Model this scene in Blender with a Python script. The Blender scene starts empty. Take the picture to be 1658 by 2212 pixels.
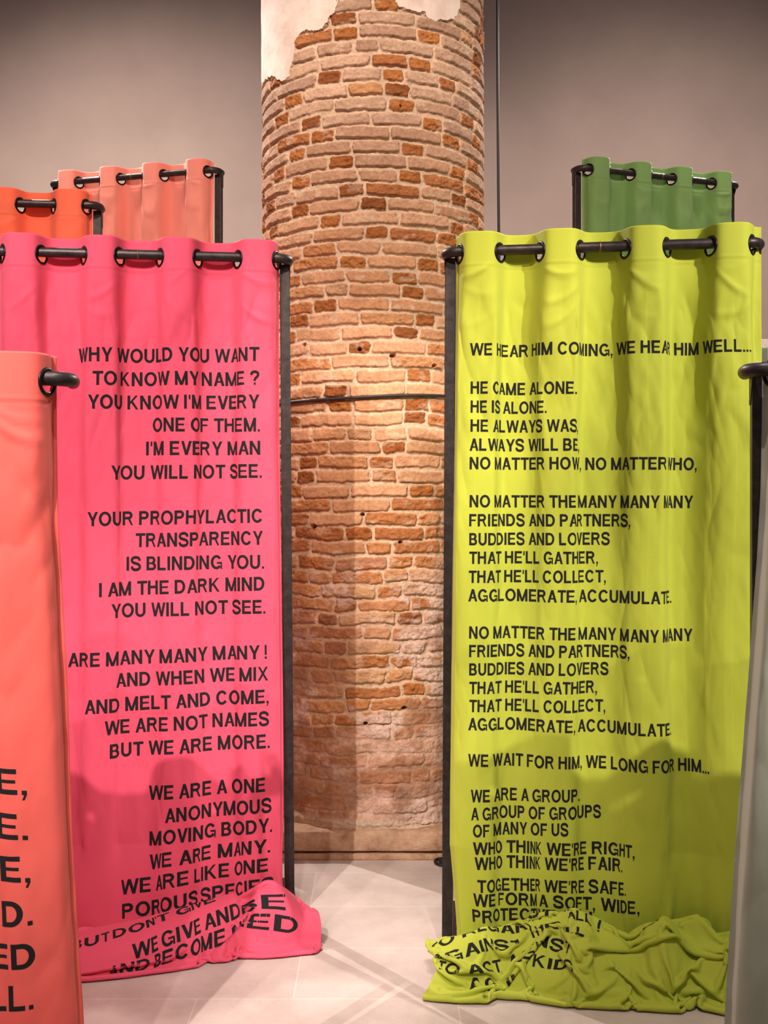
import bpy, bmesh, math, random
import numpy as np
from mathutils import Vector, Matrix

# ------------------------------------------------------------------ view, light, exposure
SC = bpy.context.scene
COL = SC.collection
F_PX, HOR, EYE = 2400.0, 1080.0, 1.65          # focal length and eye line of the photograph (1658 x 2212), eye height

cam = bpy.data.cameras.new('camera')
cam.sensor_fit = 'AUTO'; cam.sensor_width = 36.0
cam.lens = F_PX / 2212 * 36.0
cam.shift_y = -(1106 - HOR) / 2212
cam.clip_start = 0.05
cam_o = bpy.data.objects.new('camera', cam); COL.objects.link(cam_o)
cam_o.location = (0, 0, EYE); cam_o.rotation_euler = (math.pi / 2, 0, 0)
SC.camera = cam_o

SC.view_settings.view_transform = 'Standard'
SC.view_settings.look = 'None'
SC.view_settings.gamma = 1.0
SC.view_settings.use_curve_mapping = False
SC.view_settings.exposure = 0.0

world = bpy.data.worlds.new('world'); SC.world = world; world.use_nodes = True
bg = world.node_tree.nodes['Background']
bg.inputs[0].default_value = (1.0, 0.84, 0.80, 1); bg.inputs[1].default_value = 0.17


def spot(name, loc, target, watts, colour, angle=60, blend=0.5, radius=0.04):
    l = bpy.data.lights.new(name, 'SPOT')
    l.energy = watts; l.color = colour; l.spot_size = math.radians(angle); l.spot_blend = blend
    l.shadow_soft_size = radius
    o = bpy.data.objects.new(name, l); COL.objects.link(o)
    o.location = loc
    o.rotation_euler = (Vector(target) - Vector(loc)).to_track_quat('-Z', 'Y').to_euler()
    return o


WARM = (1.0, 0.80, 0.66); WHITE = (1.0, 0.88, 0.81); AMBER = (1.0, 0.78, 0.58)
spot('track_or_fill_light', (-1.7, -0.3, 5.0), (-1.05, 4.1, 1.25), 1150, WHITE, 38, 0.7, 0.025)
spot('track_or_fill_light', (-2.6, -1.6, 5.3), (-0.9, 4.3, 1.5), 600, WHITE, 32, 0.7, 0.025)
spot('track_or_fill_light', (-1.2, -1.6, 4.8), (-1.15, 2.8, 1.1), 420, WHITE, 24, 0.6, 0.04)  # added fill spot, brightens the coral curtain from the front
spot('track_or_fill_light', (3.3, 0.5, 4.4), (0.80, 4.0, 1.45), 980, WHITE, 36, 0.7, 0.025)
spot('track_or_fill_light', (3.3, -1.4, 5.3), (0.85, 4.1, 1.9), 420, WHITE, 28, 0.7, 0.025)
spot('track_or_fill_light', (0.15, 0.0, 5.6), (0.08, 5.2, 1.40), 850, AMBER, 18, 0.6, 0.04)
spot('track_or_fill_light', (-0.4, 1.4, 6.2), (-0.1, 5.2, 3.0), 720, WARM, 34, 0.8, 0.04)
spot('track_or_fill_light', (-2.9, 7.6, 5.6), (0.2, 4.1, 0.0), 1000, WHITE, 60, 0.5, 0.02)
spot('track_or_fill_light', (3.1, 8.3, 5.6), (-0.1, 4.4, 0.0), 1000, WHITE, 60, 0.5, 0.02)
spot('track_or_fill_light', (-1.2, 1.2, 5.8), (-1.9, 6.2, 3.2), 950, WARM, 50, 0.8, 0.05)  # added fill, lifts the dark salmon and orange curtains at the back
spot('track_or_fill_light', (1.4, 1.2, 5.8), (1.7, 6.4, 3.2), 800, WARM, 50, 0.8, 0.05)  # added fill, lifts the dark green curtain at the back
spot('track_or_fill_light', (0.45, 1.9, 5.6), (0.74, 3.60, 0.05), 430, WHITE, 22, 0.6, 0.03)  # added overhead fill for the lime heap and the floor before it
spot('track_or_fill_light', (-0.35, 1.5, 5.6), (-0.85, 3.85, 0.05), 380, WHITE, 26, 0.6, 0.04)  # added overhead fill, brightens the pink heap and nearby floor
spot('wall_washer', (-2.6, 6.2, 6.2), (-2.0, 10.0, 2.2), 1150, WARM, 100, 1.0, 0.2)
spot('wall_washer', (2.6, 6.2, 6.2), (2.4, 10.0, 2.2), 650, WARM, 100, 1.0, 0.2)

# ------------------------------------------------------------------ helpers
def hash2(ix, iy, seed):
    h = (ix.astype(np.int64) * 374761393 + iy.astype(np.int64) * 668265263 + seed * 974634777) & 0x7fffffff
    h = ((h ^ (h >> 13)) * 1274126177) & 0x7fffffff
    h = (h ^ (h >> 16)) & 0xffff
    return h / 32767.5 - 1.0


def vnoise(x, y, seed=0, per=None):
    """smooth value noise in [-1, 1]; per = period of the lattice in x"""
    x = np.asarray(x, float); y = np.asarray(y, float)
    x, y = np.broadcast_arrays(x, y)
    ix = np.floor(x); iy = np.floor(y); fx = x - ix; fy = y - iy
    fx = fx * fx * fx * (fx * (fx * 6 - 15) + 10); fy = fy * fy * fy * (fy * (fy * 6 - 15) + 10)
    ix = ix.astype(np.int64); iy = iy.astype(np.int64); jx = ix + 1
    if per: ix = ix % per; jx = jx % per
    a = hash2(ix, iy, seed); b = hash2(jx, iy, seed); c = hash2(ix, iy + 1, seed); d = hash2(jx, iy + 1, seed)
    return (a * (1 - fx) + b * fx) * (1 - fy) + (c * (1 - fx) + d * fx) * fy


def fbm(x, y, seed=0, octs=4, gain=0.5):
    r = 0; a = 1.0; t = 0
    for k in range(octs):
        r = r + a * vnoise(x * 2 ** k + 17.3 * k, y * 2 ** k + 5.1 * k, seed + k); t += a; a *= gain
    return r / t


def sstep(a, b, x):
    t = np.clip((np.asarray(x, float) - a) / (b - a), 0, 1)
    return t * t * (3 - 2 * t)


def srgb(r, g, b):
    f = lambda c: (c / 255 / 12.92) if c / 255 <= 0.04045 else ((c / 255 + 0.055) / 1.055) ** 2.4
    return (f(r), f(g), f(b))


def mesh_obj(name, verts, faces, mat=None, parent=None, smooth=True):
    me = bpy.data.meshes.new(name)
    v = np.array([tuple(p) for p in verts] if not isinstance(verts, np.ndarray) else verts, np.float32).reshape(-1, 3)
    same = isinstance(faces, np.ndarray) or len({len(q) for q in faces}) == 1
    if same:
        f = np.asarray(faces, np.int32)
        me.vertices.add(len(v)); me.vertices.foreach_set('co', v.ravel())
        n = f.shape[1]
        me.loops.add(f.size); me.loops.foreach_set('vertex_index', f.ravel())
        me.polygons.add(len(f))
        me.polygons.foreach_set('loop_start', np.arange(0, f.size, n, dtype=np.int32))
        me.polygons.foreach_set('loop_total', np.full(len(f), n, np.int32))
        me.update(calc_edges=True)
    else:
        me.from_pydata(v.tolist(), [], [list(q) for q in faces])
    if smooth and len(me.polygons):
        me.polygons.foreach_set('use_smooth', np.ones(len(me.polygons), bool))
    if mat: me.materials.append(mat)
    o = bpy.data.objects.new(name, me); COL.objects.link(o)
    if parent: o.parent = parent
    return o


def bm_obj(name, bm, mat=None, parent=None, smooth=False):
    me = bpy.data.meshes.new(name); bm.to_mesh(me); bm.free()
    if smooth: me.polygons.foreach_set('use_smooth', np.ones(len(me.polygons), bool))
    if mat: me.materials.append(mat)
    o = bpy.data.objects.new(name, me); COL.objects.link(o)
    if parent: o.parent = parent
    return o


def thing(name, label, cat, loc=(0, 0, 0), rotz=0.0, group=None):
    o = bpy.data.objects.new(name, None); COL.objects.link(o)
    o.empty_display_size = 0.1
    o.location = loc; o.rotation_euler = (0, 0, rotz)
    o['label'] = label; o['category'] = cat
    if group: o['group'] = group
    return o


def box_bm(bm, x0, x1, y0, y1, z0, z1, bevel=0.0):
    vs = [bm.verts.new((x, y, z)) for x in (x0, x1) for y in (y0, y1) for z in (z0, z1)]
    q = [(0, 1, 3, 2), (4, 6, 7, 5), (0, 4, 5, 1), (2, 3, 7, 6), (0, 2, 6, 4), (1, 5, 7, 3)]
    fs = [bm.faces.new([vs[i] for i in f]) for f in q]
    if bevel:
        es = list({e for f in fs for e in f.edges})
        bmesh.ops.bevel(bm, geom=es, offset=bevel, segments=2, affect='EDGES', profile=0.5)


def tube(path, r, seg=20, cap=True):
    """verts, faces of a tube swept along a polyline"""
    path = [Vector(p) for p in path]
    vs, fs = [], []
    up = Vector((0, 0, 1))
    t0 = (path[1] - path[0]).normalized()
    if abs(t0.dot(up)) > 0.95: up = Vector((1, 0, 0))
    nrm = (up - t0 * up.dot(t0)).normalized()
    for i, p in enumerate(path):
        a = path[max(i - 1, 0)]; b = path[min(i + 1, len(path) - 1)]
        t = (b - a).normalized()
        nrm = (nrm - t * nrm.dot(t)).normalized(); bi = t.cross(nrm)
        rr = r[i] if hasattr(r, '__len__') else r
        for k in range(seg):
            an = 2 * math.pi * k / seg
            vs.append(p + (nrm * math.cos(an) + bi * math.sin(an)) * rr)
    for i in range(len(path) - 1):
        for k in range(seg):
            k2 = (k + 1) % seg
            fs.append((i * seg + k, i * seg + k2, (i + 1) * seg + k2, (i + 1) * seg + k))
    if cap:
        fs.append(tuple(range(seg))[::-1]); n = (len(path) - 1) * seg
        fs.append(tuple(range(n, n + seg)))
    return vs, fs


# ------------------------------------------------------------------ materials
def new_mat(name):
    m = bpy.data.materials.new(name); m.use_nodes = True
    nt = m.node_tree; b = nt.nodes['Principled BSDF']
    return m, nt, b


def nd(nt, typ, **kw):
    n = nt.nodes.new(typ)
    for k, v in kw.items(): setattr(n, k, v)
    return n


def noise_node(nt, scale, detail=4, rough=0.5, coord='Object', sc=None):
    tc = nd(nt, 'ShaderNodeTexCoord'); n = nd(nt, 'ShaderNodeTexNoise')
    n.inputs['Scale'].default_value = scale; n.inputs['Detail'].default_value = detail; n.inputs['Roughness'].default_value = rough
    src = tc.outputs[coord]
    if sc:
        mp = nd(nt, 'ShaderNodeMapping'); mp.inputs['Scale'].default_value = sc
        nt.links.new(src, mp.inputs[0]); src = mp.outputs[0]
    nt.links.new(src, n.inputs['Vector'])
    return n


def ramp(nt, src, stops):
    r = nd(nt, 'ShaderNodeValToRGB')
    el = r.color_ramp.elements
    while len(el) < len(stops): el.new(0.5)
    for e, (p, c) in zip(el, stops): e.position = p; e.color = (*c, 1)
    nt.links.new(src, r.inputs[0])
    return r


def bump(nt, b, src, strength, dist):
    n = nd(nt, 'ShaderNodeBump'); n.inputs['Strength'].default_value = strength; n.inputs['Distance'].default_value = dist
    nt.links.new(src, n.inputs['Height']); nt.links.new(n.outputs[0], b.inputs['Normal'])
    return n


def fabric_mat(name, rgb, trans=0.22):
    m, nt, b = new_mat(name)
    c = srgb(*rgb)
    w = noise_node(nt, 900, 2, 0.6, sc=(1, 1, 1))
    r = ramp(nt, w.outputs['Fac'], [(0.25, tuple(x * 0.93 for x in c)), (0.75, tuple(min(x * 1.05, 1) for x in c))])
    nt.links.new(r.outputs[0], b.inputs['Base Color'])
    b.inputs['Roughness'].default_value = 0.72
    b.inputs['Specular IOR Level'].default_value = 0.25
    b.inputs['Sheen Weight'].default_value = 0.12
    tr = nd(nt, 'ShaderNodeBsdfTranslucent'); nt.links.new(r.outputs[0], tr.inputs[0])
    mx = nd(nt, 'ShaderNodeMixShader'); mx.inputs[0].default_value = trans
    out = nt.nodes['Material Output']
    nt.links.new(b.outputs[0], mx.inputs[1]); nt.links.new(tr.outputs[0], mx.inputs[2]); nt.links.new(mx.outputs[0], out.inputs[0])
    n2 = noise_node(nt, 60, 5, 0.6)
    bump(nt, b, n2.outputs['Fac'], 0.10, 0.004)
    return m


def steel_mat():
    m, nt, b = new_mat('dark_steel')
    n = noise_node(nt, 35, 6, 0.65)
    r = ramp(nt, n.outputs['Fac'], [(0.3, srgb(44, 38, 39)), (0.62, srgb(66, 58, 58)), (0.85, srgb(96, 78, 68))])
    nt.links.new(r.outputs[0], b.inputs['Base Color'])
    b.inputs['Metallic'].default_value = 0.55; b.inputs['Roughness'].default_value = 0.42
    bump(nt, b, n.outputs['Fac'], 0.15, 0.003)
    return m


def plain(name, rgb, rough=0.6, metal=0.0):
    m, nt, b = new_mat(name)
    n = noise_node(nt, 40, 3)
    c = srgb(*rgb)
    r = ramp(nt, n.outputs['Fac'], [(0.3, tuple(x * 0.88 for x in c)), (0.7, tuple(min(1, x * 1.08) for x in c))])
    nt.links.new(r.outputs[0], b.inputs['Base Color'])
    b.inputs['Roughness'].default_value = rough; b.inputs['Metallic'].default_value = metal
    return m


STEEL = steel_mat()
EYELET = plain('blackened_eyelet_metal', (38, 32, 34), 0.35, 0.7)
INK = plain('black_ink', (12, 11, 13), 0.9)

# ------------------------------------------------------------------ floor and back wall
def floor_mat():
    m, nt, b = new_mat('pale_stone_slabs')
    tc = nd(nt, 'ShaderNodeTexCoord'); mp = nd(nt, 'ShaderNodeMapping')
    mp.inputs['Location'].default_value = (0.30, 0.06, 0)
    nt.links.new(tc.outputs['Object'], mp.inputs[0])
    br = nd(nt, 'ShaderNodeTexBrick')
    br.inputs['Scale'].default_value = 1.0; br.inputs['Brick Width'].default_value = 0.86; br.inputs['Row Height'].default_value = 0.415
    br.inputs['Mortar Size'].default_value = 0.0022; br.inputs['Mortar Smooth'].default_value = 0.3; br.inputs['Bias'].default_value = 0.0
    br.offset = 0.37; br.offset_frequency = 2
    br.inputs['Color1'].default_value = (*srgb(212, 197, 189), 1); br.inputs['Color2'].default_value = (*srgb(200, 185, 177), 1)
    br.inputs['Mortar'].default_value = (*srgb(228, 216, 208), 1)
    nt.links.new(mp.outputs[0], br.inputs['Vector'])
    n = noise_node(nt, 5, 8, 0.65); n2 = noise_node(nt, 160, 3, 0.7)
    mixc = nd(nt, 'ShaderNodeMix', data_type='RGBA', blend_type='MULTIPLY'); mixc.inputs[0].default_value = 1.0
    r = ramp(nt, n.outputs['Fac'], [(0.3, (0.80, 0.79, 0.78)), (0.6, (1, 1, 1))])
    nt.links.new(br.outputs['Color'], mixc.inputs[6]); nt.links.new(r.outputs[0], mixc.inputs[7])
    mix2 = nd(nt, 'ShaderNodeMix', data_type='RGBA', blend_type='MULTIPLY'); mix2.inputs[0].default_value = 1.0
    r2 = ramp(nt, n2.outputs['Fac'], [(0.27, (0.72, 0.70, 0.68)), (0.42, (1, 1, 1))])
    nt.links.new(mixc.outputs[2], mix2.inputs[6]); nt.links.new(r2.outputs[0], mix2.inputs[7])
    nt.links.new(mix2.outputs[2], b.inputs['Base Color'])
    b.inputs['Roughness'].default_value = 0.55
    bump(nt, b, n2.outputs['Fac'], 0.08, 0.002)
    return m


def wall_mat():
    m, nt, b = new_mat('grey_plaster_wall')
    n = noise_node(nt, 1.3, 6, 0.55); n2 = noise_node(nt, 90, 2, 0.5)
    r = ramp(nt, n.outputs['Fac'], [(0.25, srgb(156, 143, 140)), (0.75, srgb(172, 158, 154))])
    nt.links.new(r.outputs[0], b.inputs['Base Color'])
    b.inputs['Roughness'].default_value = 0.9
    bump(nt, b, n2.outputs['Fac'], 0.06, 0.004)
    return m


bm = bmesh.new(); box_bm(bm, -7, 7, -4, 10.2, -0.2, 0)
o = bm_obj('floor', bm, floor_mat()); o['kind'] = 'structure'
bm = bmesh.new(); box_bm(bm, -7, 7, 10.0, 10.2, 0, 6.6)
o = bm_obj('wall_back', bm, wall_mat()); o['kind'] = 'structure'

# ------------------------------------------------------------------ brick column
CX, CY, CR = -0.05, 5.70, 0.56
Z_BASE, Z_TOP = 0.118, 4.35


def px_to_column(px, py):
    """pixel of the photograph -> (arc from the camera-facing line, height) on the column"""
    d = np.array([(px - 829) / F_PX, 1.0, -(py - HOR) / F_PX])
    a = d[0] ** 2 + d[1] ** 2; bb = -2 * (d[0] * CX + d[1] * CY); c = CX ** 2 + CY ** 2 - CR ** 2
    disc = bb * bb - 4 * a * c
    t = (-bb - math.sqrt(max(disc, 0))) / (2 * a)
    x, y, z = d * t
    return math.atan2(x - CX, -(y - CY)) * CR, EYE + z


def in_poly(px, py, poly):
    inside = np.zeros(px.shape, bool); n = len(poly)
    for i in range(n):
        x0, y0 = poly[i]; x1, y1 = poly[(i + 1) % n]
        c = ((y0 > py) != (y1 > py))
        xi = (x1 - x0) * (py - y0) / ((y1 - y0) if y1 != y0 else 1e-9) + x0
        inside ^= c & (px < xi)
    return inside


def column_mat():
    m, nt, b = new_mat('weathered_brick')
    at = nd(nt, 'ShaderNodeAttribute', attribute_name='tone')
    n = noise_node(nt, 70, 6, 0.7); n2 = noise_node(nt, 14, 5, 0.6)
    r = ramp(nt, n.outputs['Fac'], [(0.28, (0.70, 0.66, 0.62)), (0.62, (1.06, 1.05, 1.04))])
    r2 = ramp(nt, n2.outputs['Fac'], [(0.3, (0.86, 0.83, 0.80)), (0.7, (1.06, 1.05, 1.05))])
    m1 = nd(nt, 'ShaderNodeMix', data_type='RGBA', blend_type='MULTIPLY'); m1.inputs[0].default_value = 1
    m2 = nd(nt, 'ShaderNodeMix', data_type='RGBA', blend_type='MULTIPLY'); m2.inputs[0].default_value = 1
    nt.links.new(at.outputs['Color'], m1.inputs[6]); nt.links.new(r.outputs[0], m1.inputs[7])
    nt.links.new(m1.outputs[2], m2.inputs[6]); nt.links.new(r2.outputs[0], m2.inputs[7])
    nt.links.new(m2.outputs[2], b.inputs['Base Color'])
    b.inputs['Roughness'].default_value = 0.92; b.inputs['Specular IOR Level'].default_value = 0.15
    bump(nt, b, n.outputs['Fac'], 0.5, 0.004)
    return m


def plaster_mat():
    m, nt, b = new_mat('old_lime_plaster')
    n = noise_node(nt, 7, 7, 0.65); n2 = noise_node(nt, 60, 4)
    r = ramp(nt, n.outputs['Fac'], [(0.3, srgb(206, 184, 172)), (0.55, srgb(226, 210, 200)), (0.75, srgb(234, 222, 214))])
    nt.links.new(r.outputs[0], b.inputs['Base Color']); b.inputs['Roughness'].default_value = 0.9
    bump(nt, b, n2.outputs['Fac'], 0.25, 0.004)
    return m


def build_column():
    rng = np.random.default_rng(11)
    front = np.linspace(-1.9, 1.9, 900); back = np.linspace(1.9, 2 * math.pi - 1.9, 160)[1:-1]
    th = np.concatenate([front, back]); nth = len(th)
    z = np.concatenate([np.arange(Z_BASE, Z_TOP, 0.0032), [4.5, 4.8, 5.2, 6.4]]); nz = len(z)
    T, Z = np.meshgrid(th, z)
    A = np.where(T > math.pi, T - 2 * math.pi, T) * CR                      # arc from the front line
    ang = T / (2 * math.pi)
    low = sstep(2.0, 0.8, Z)                                                # how weathered: 0 above, 1 near the foot
    # warp so that courses and joints wander
    Aw = A + 0.006 * vnoise(A * 30, Z * 30, 3) + 0.003 * vnoise(A * 90, Z * 90, 4) + low * 0.012 * vnoise(A * 14, Z * 22, 5)
    Zw = Z + 0.006 * vnoise(A * 5, Z * 3, 6) + 0.0035 * vnoise(A * 26, Z * 26, 7) + 0.002 * vnoise(A * 80, Z * 80, 8) \
        + low * 0.012 * vnoise(A * 6, Z * 9, 9)
    CH = 0.0664
    ci = np.floor(Zw / CH).astype(int); ci = np.clip(ci, 0, 110)
    tz = Zw - ci * CH
    circ = 2 * math.pi * CR
    hgt = np.zeros_like(A); tone = np.zeros(A.shape + (3,))
    P = lambda *c: np.array(srgb(*c))
    MORT = P(214, 190, 166)
    pale_top = [P(188, 156, 136), P(198, 166, 144), P(182, 148, 126), P(204, 172, 148)]
    pale_mid = [P(204, 158, 124), P(210, 166, 132), P(196, 148, 112), P(206, 160, 124)]
    orange = [P(172, 112, 64), P(160, 100, 56), P(182, 120, 70), P(146, 90, 54)]
    browns = [P(192, 136, 92), P(180, 122, 80), P(200, 150, 108), P(176, 116, 74), P(196, 156, 120)]
    for c in np.unique(ci):
        sel = ci == c
        zc = (c + 0.5) * CH
        # lay one course of bricks right round
        edges = [0.0]; kinds = []; x = -rng.uniform(0, 0.3); start = x; prev = 'S'; n_s = 0
        while x < circ + 0.3:
            hd = prev != 'H' and rng.random() < (0.30 if n_s < 2 else 0.75)
            if hd: w = rng.uniform(0.098, 0.122); k = 'H'; n_s = 0
            else: w = rng.uniform(0.225, 0.275) if rng.random() > 0.10 else rng.uniform(0.15, 0.2); k = 'S'; n_s += 1
            prev = k; kinds.append(k); x += w + 0.011; edges.append(x - start)
        edges = np.array(edges) + start
        a = Aw[sel] + circ / 2
        bi = np.clip(np.searchsorted(edges, a) - 1, 0, len(kinds) - 1)
        u = a - edges[bi]; w = edges[bi + 1] - edges[bi]
        t = tz[sel]
        nb = len(kinds)
        isH = np.array([k == 'H' for k in kinds])
        up = np.clip((zc - 2.75) / 0.7, 0, 1); dn = np.clip((2.0 - zc) / 0.7, 0, 1)
        cols = np.zeros((nb, 3)); prot = np.zeros(nb); rough = np.zeros(nb); slump = rng.normal(0, 0.0022, nb); tilt = rng.normal(0, 0.018, nb)
        for i in range(nb):
            q = rng.random()
            if isH[i] and q < 0.88 - 0.25 * dn: cols[i] = orange[rng.integers(4)]; prot[i] = rng.normal(-0.004, 0.002); rough[i] = 1
            else:
                if rng.random() < dn: cols[i] = browns[rng.integers(5)]; rough[i] = rng.uniform(0.5, 1.0)
                else:
                    cm = pale_top[rng.integers(4)] * up + pale_mid[rng.integers(4)] * (1 - up)
                    if q > 0.90 - 0.12 * (1 - up): cm = browns[rng.integers(5)]; rough[i] = 0.8
                    cols[i] = cm
                    rough[i] = max(rough[i], rng.uniform(0.08, 0.3))
                prot[i] = rng.normal(0.0, 0.002)
            cols[i] = cols[i] * rng.uniform(0.92, 1.07)
        g = 0.0058                                                           # half joint
        tt = t + slump[bi] + tilt[bi] * (u - w / 2)
        du = np.minimum(u, w - u) - g; dz = np.minimum(tt, CH - tt) - g
        rc = 0.013
        d = np.where((du < rc) & (dz < rc), rc - np.hypot(np.maximum(rc - du, 0), np.maximum(rc - dz, 0)), np.minimum(du, dz))
        d = np.where(np.minimum(du, dz) < 0, np.minimum(du, dz), d)
        inb = sstep(-0.0015, 0.0035, d); pill = sstep(-0.003, 0.008, d)
        ra = rough[bi]
        aa = A[sel]; zz = Z[sel]
        rn = fbm(aa * 34, zz * 50, 21 + c % 7, 4, 0.6)
        h = (0.0125 + prot[bi]) * pill - 0.0065 + inb * (rn * (0.0018 + 0.0085 * ra)) + (1 - inb) * 0.0022 * fbm(aa * 60, zz * 60, 40)
        crack = np.exp(-((d + 0.0006) / 0.0017) ** 2) * sstep(-0.15, 0.35, fbm(aa * 16, zz * 16, 47, 3)) * np.where(tt < CH * 0.5, 1.0, 0.35)
        hgt[sel] = h - 0.0075 * crack
        cc = cols[bi] * (1 + 0.16 * rn * ra)[:, None]
        # pale mortar smears left on the faces of some bricks
        sm = sstep(0.30, 0.55, fbm(aa * 12, zz * 22, 55)) * (0.35 + 0.3 * (1 - ra))
        cc = cc * (1 - sm[:, None]) + MORT * sm[:, None]
        mo = MORT * (1 + 0.10 * fbm(aa * 25, zz * 25, 60))[:, None]
        tone[sel] = cc * inb[:, None] + mo * (1 - inb)[:, None]
    # weathered foot: joints filled, salts and old render blotches
    blot = fbm(A * 5.5, Z * 8, 71, 5, 0.6)
    salt = sstep(0.02, 0.26, blot + 0.26 * sstep(-0.05, 0.25, A) - 0.04) * sstep(1.45, 1.15, Z)
    sc = P(218, 194, 184) * (1 + 0.16 * fbm(A * 45, Z * 45, 77))[..., None]
    k = (0.88 * salt)[..., None]; tone = tone * (1 - k) + sc * k
    hgt += salt * (0.002 + 0.0045 * fbm(A * 50, Z * 60, 79, 4, 0.65))
    fill = sstep(0.0, 0.35, fbm(A * 4, Z * 6, 85) + 0.12 + 0.25 * sstep(0.9, 0.4, Z)) * sstep(1.35, 0.75, Z)
    hgt = hgt * (1 - 0.6 * fill) + 0.6 * fill * (0.002 + 0.006 * fbm(A * 18, Z * 26, 88, 4, 0.6))
    dirt = (fill * 0.75)[..., None]
    patch = sstep(-0.05, 0.25, fbm(A * 7 + 3, Z * 11, 191, 4))[..., None]
    base_t = P(166, 122, 98) * (1 - patch) + P(204, 168, 150) * patch
    tone = tone * (1 - dirt) + dirt * (base_t * (1 + 0.30 * fbm(A * 14, Z * 20, 91))[..., None])
    hgt += low * (0.007 * fbm(A * 7, Z * 9, 93) + 0.004 * fbm(A * 30, Z * 42, 97, 4, 0.65))
    # the pale mortar skirt at the very foot
    sk = sstep(0.030, 0.0, Z - Z_BASE - 0.02 - 0.02 * vnoise(A * 5, 0 * A, 95))
    tone = tone * (1 - sk[..., None]) + sk[..., None] * P(214, 192, 172); hgt += sk * 0.015
    # put-log holes and lost mortar
    for (px, py, r) in [(777, 754, .010), (849, 767, .011), (936, 791, .009), (657, 745, .010), (780, 1112, .010), (676, 1138, .013),
                        (864, 1171, .009), (871, 1530, .009), (786, 1563, .010), (868, 229, .006)]:
        a0, z0 = px_to_column(px, py)
        dd = np.hypot((A - a0) / 1.35, Z - z0) + 0.004 * vnoise(A * 60, Z * 60, 99)
        hgt -= 0.05 * sstep(r, r * 0.45, dd)
    # plaster patches that survive at the top
    left = [(560, -700), (560, 190), (566, 182), (575, 178), (585, 170), (598, 167), (606, 174), (620, 176), (628, 166), (634, 142), (640, 122),
            (642, 92), (650, 76), (667, 65), (688, 68), (700, 60), (714, 46), (728, 26), (736, -20), (750, -200), (800, -420), (830, -700)]
    right = [(845, -30), (862, 10), (880, 22), (900, 25), (918, 28), (926, 40), (942, 46), (956, 44), (966, 47), (985, 40), (992, 25), (996, -20),
             (1000, -160), (960, -330), (890, -200)]
    masks = []
    Aj = A + 0.006 * vnoise(A * 40, Z * 40, 101) + 0.004 * vnoise(A * 110, Z * 110, 102); Zj = Z + 0.007 * vnoise(A * 45, Z * 45, 103) + 0.003 * vnoise(A * 120, Z * 120, 104)
    for poly in (left, right):
        pts = [px_to_column(*p) for p in poly]
        if poly is left:
            pts[0] = (-1.35, pts[0][1]); pts[1] = (-1.35, pts[1][1] + 0.1)
        masks.append(in_poly(Aj, Zj, pts))
    masks[0] |= Z > 4.6
    for mk in masks:
        hgt[mk] = 0.0085 + 0.0022 * fbm(A * 9, Z * 9, 111)[mk]
    tone = np.clip(tone, 0.01, 0.95)
    lean = (Z - 2.0) * 0.004
    R = CR + hgt
    X = CX + R * np.sin(T) - lean; Y = CY - R * np.cos(T)
    V = np.stack([X, Y, Z], -1).reshape(-1, 3) - np.array([CX, CY, 0])
    idx = np.arange(nz * nth).reshape(nz, nth)
    a = idx[:-1]; b = idx[1:]
    F = np.stack([a, np.roll(a, -1, 1), np.roll(b, -1, 1), b], -1)
    fm = [m[:-1] & m[1:] & np.roll(m, -1, 1)[:-1] for m in masks]
    body = ~(fm[0] | fm[1])
    root = thing('brick_column', 'round brick column with broken plaster patches at its top, between the pink and lime curtains', 'column', (CX, CY, 0))
    tone4 = np.concatenate([tone.reshape(-1, 3), np.ones((nz * nth, 1))], 1).astype(np.float32)

    def sub(name, mask, mat, col):
        f = F[mask]; used = np.unique(f); remap = np.zeros(nz * nth, np.int32); remap[used] = np.arange(len(used))
        o = mesh_obj(name, V[used], remap[f], mat, root)
        if col:
            at = o.data.color_attributes.new('tone', 'FLOAT_COLOR', 'POINT')
            at.data.foreach_set('color', tone4[used].ravel())
        return o
    sub('brick_shaft', body, column_mat(), True)
    pm = plaster_mat()
    for i in (0, 1):
        o = sub('plaster_patch', fm[i] if i == 0 else (fm[1] & ~fm[0]), pm, False)
        o['label'] = ('large cracked plaster patch at the left' if i == 0 else 'small white plaster patch at the right')
    # iron strap
    n = 160; vs = []; fs = []
    zc = 2.128
    for i in range(n):
        t = 2 * math.pi * i / n
        zt = zc + 0.021 * math.sin(t) + 0.002 * math.sin(5 * t); r = CR + 0.0145
        for (dr, dz) in ((-0.012, -0.006), (0.004, -0.006), (0.004, 0.006), (-0.012, 0.006)):
            vs.append(((r + dr) * math.sin(t), -(r + dr) * math.cos(t), zt + dz))
    for i in range(n):
        j = (i + 1) % n
        for q in range(4): fs.append((i * 4 + q, j * 4 + q, j * 4 + (q + 1) % 4, i * 4 + (q + 1) % 4))
    mesh_obj('iron_strap', vs, fs, plain('old_iron', (62, 54, 56), 0.5, 0.5), root, smooth=False)
    # stone base: one worn block on a thin slab
    m, nt, b = new_mat('worn_base_stone')
    nn = noise_node(nt, 16, 7, 0.7); n3 = noise_node(nt, 55, 5, 0.65, sc=(1, 1, 2.2))
    r = ramp(nt, nn.outputs['Fac'], [(0.28, srgb(140, 104, 82)), (0.45, srgb(190, 150, 120)), (0.7, srgb(214, 182, 154))])
    nt.links.new(r.outputs[0], b.inputs['Base Color']); b.inputs['Roughness'].default_value = 0.9
    bump(nt, b, n3.outputs['Fac'], 0.6, 0.008)

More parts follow.
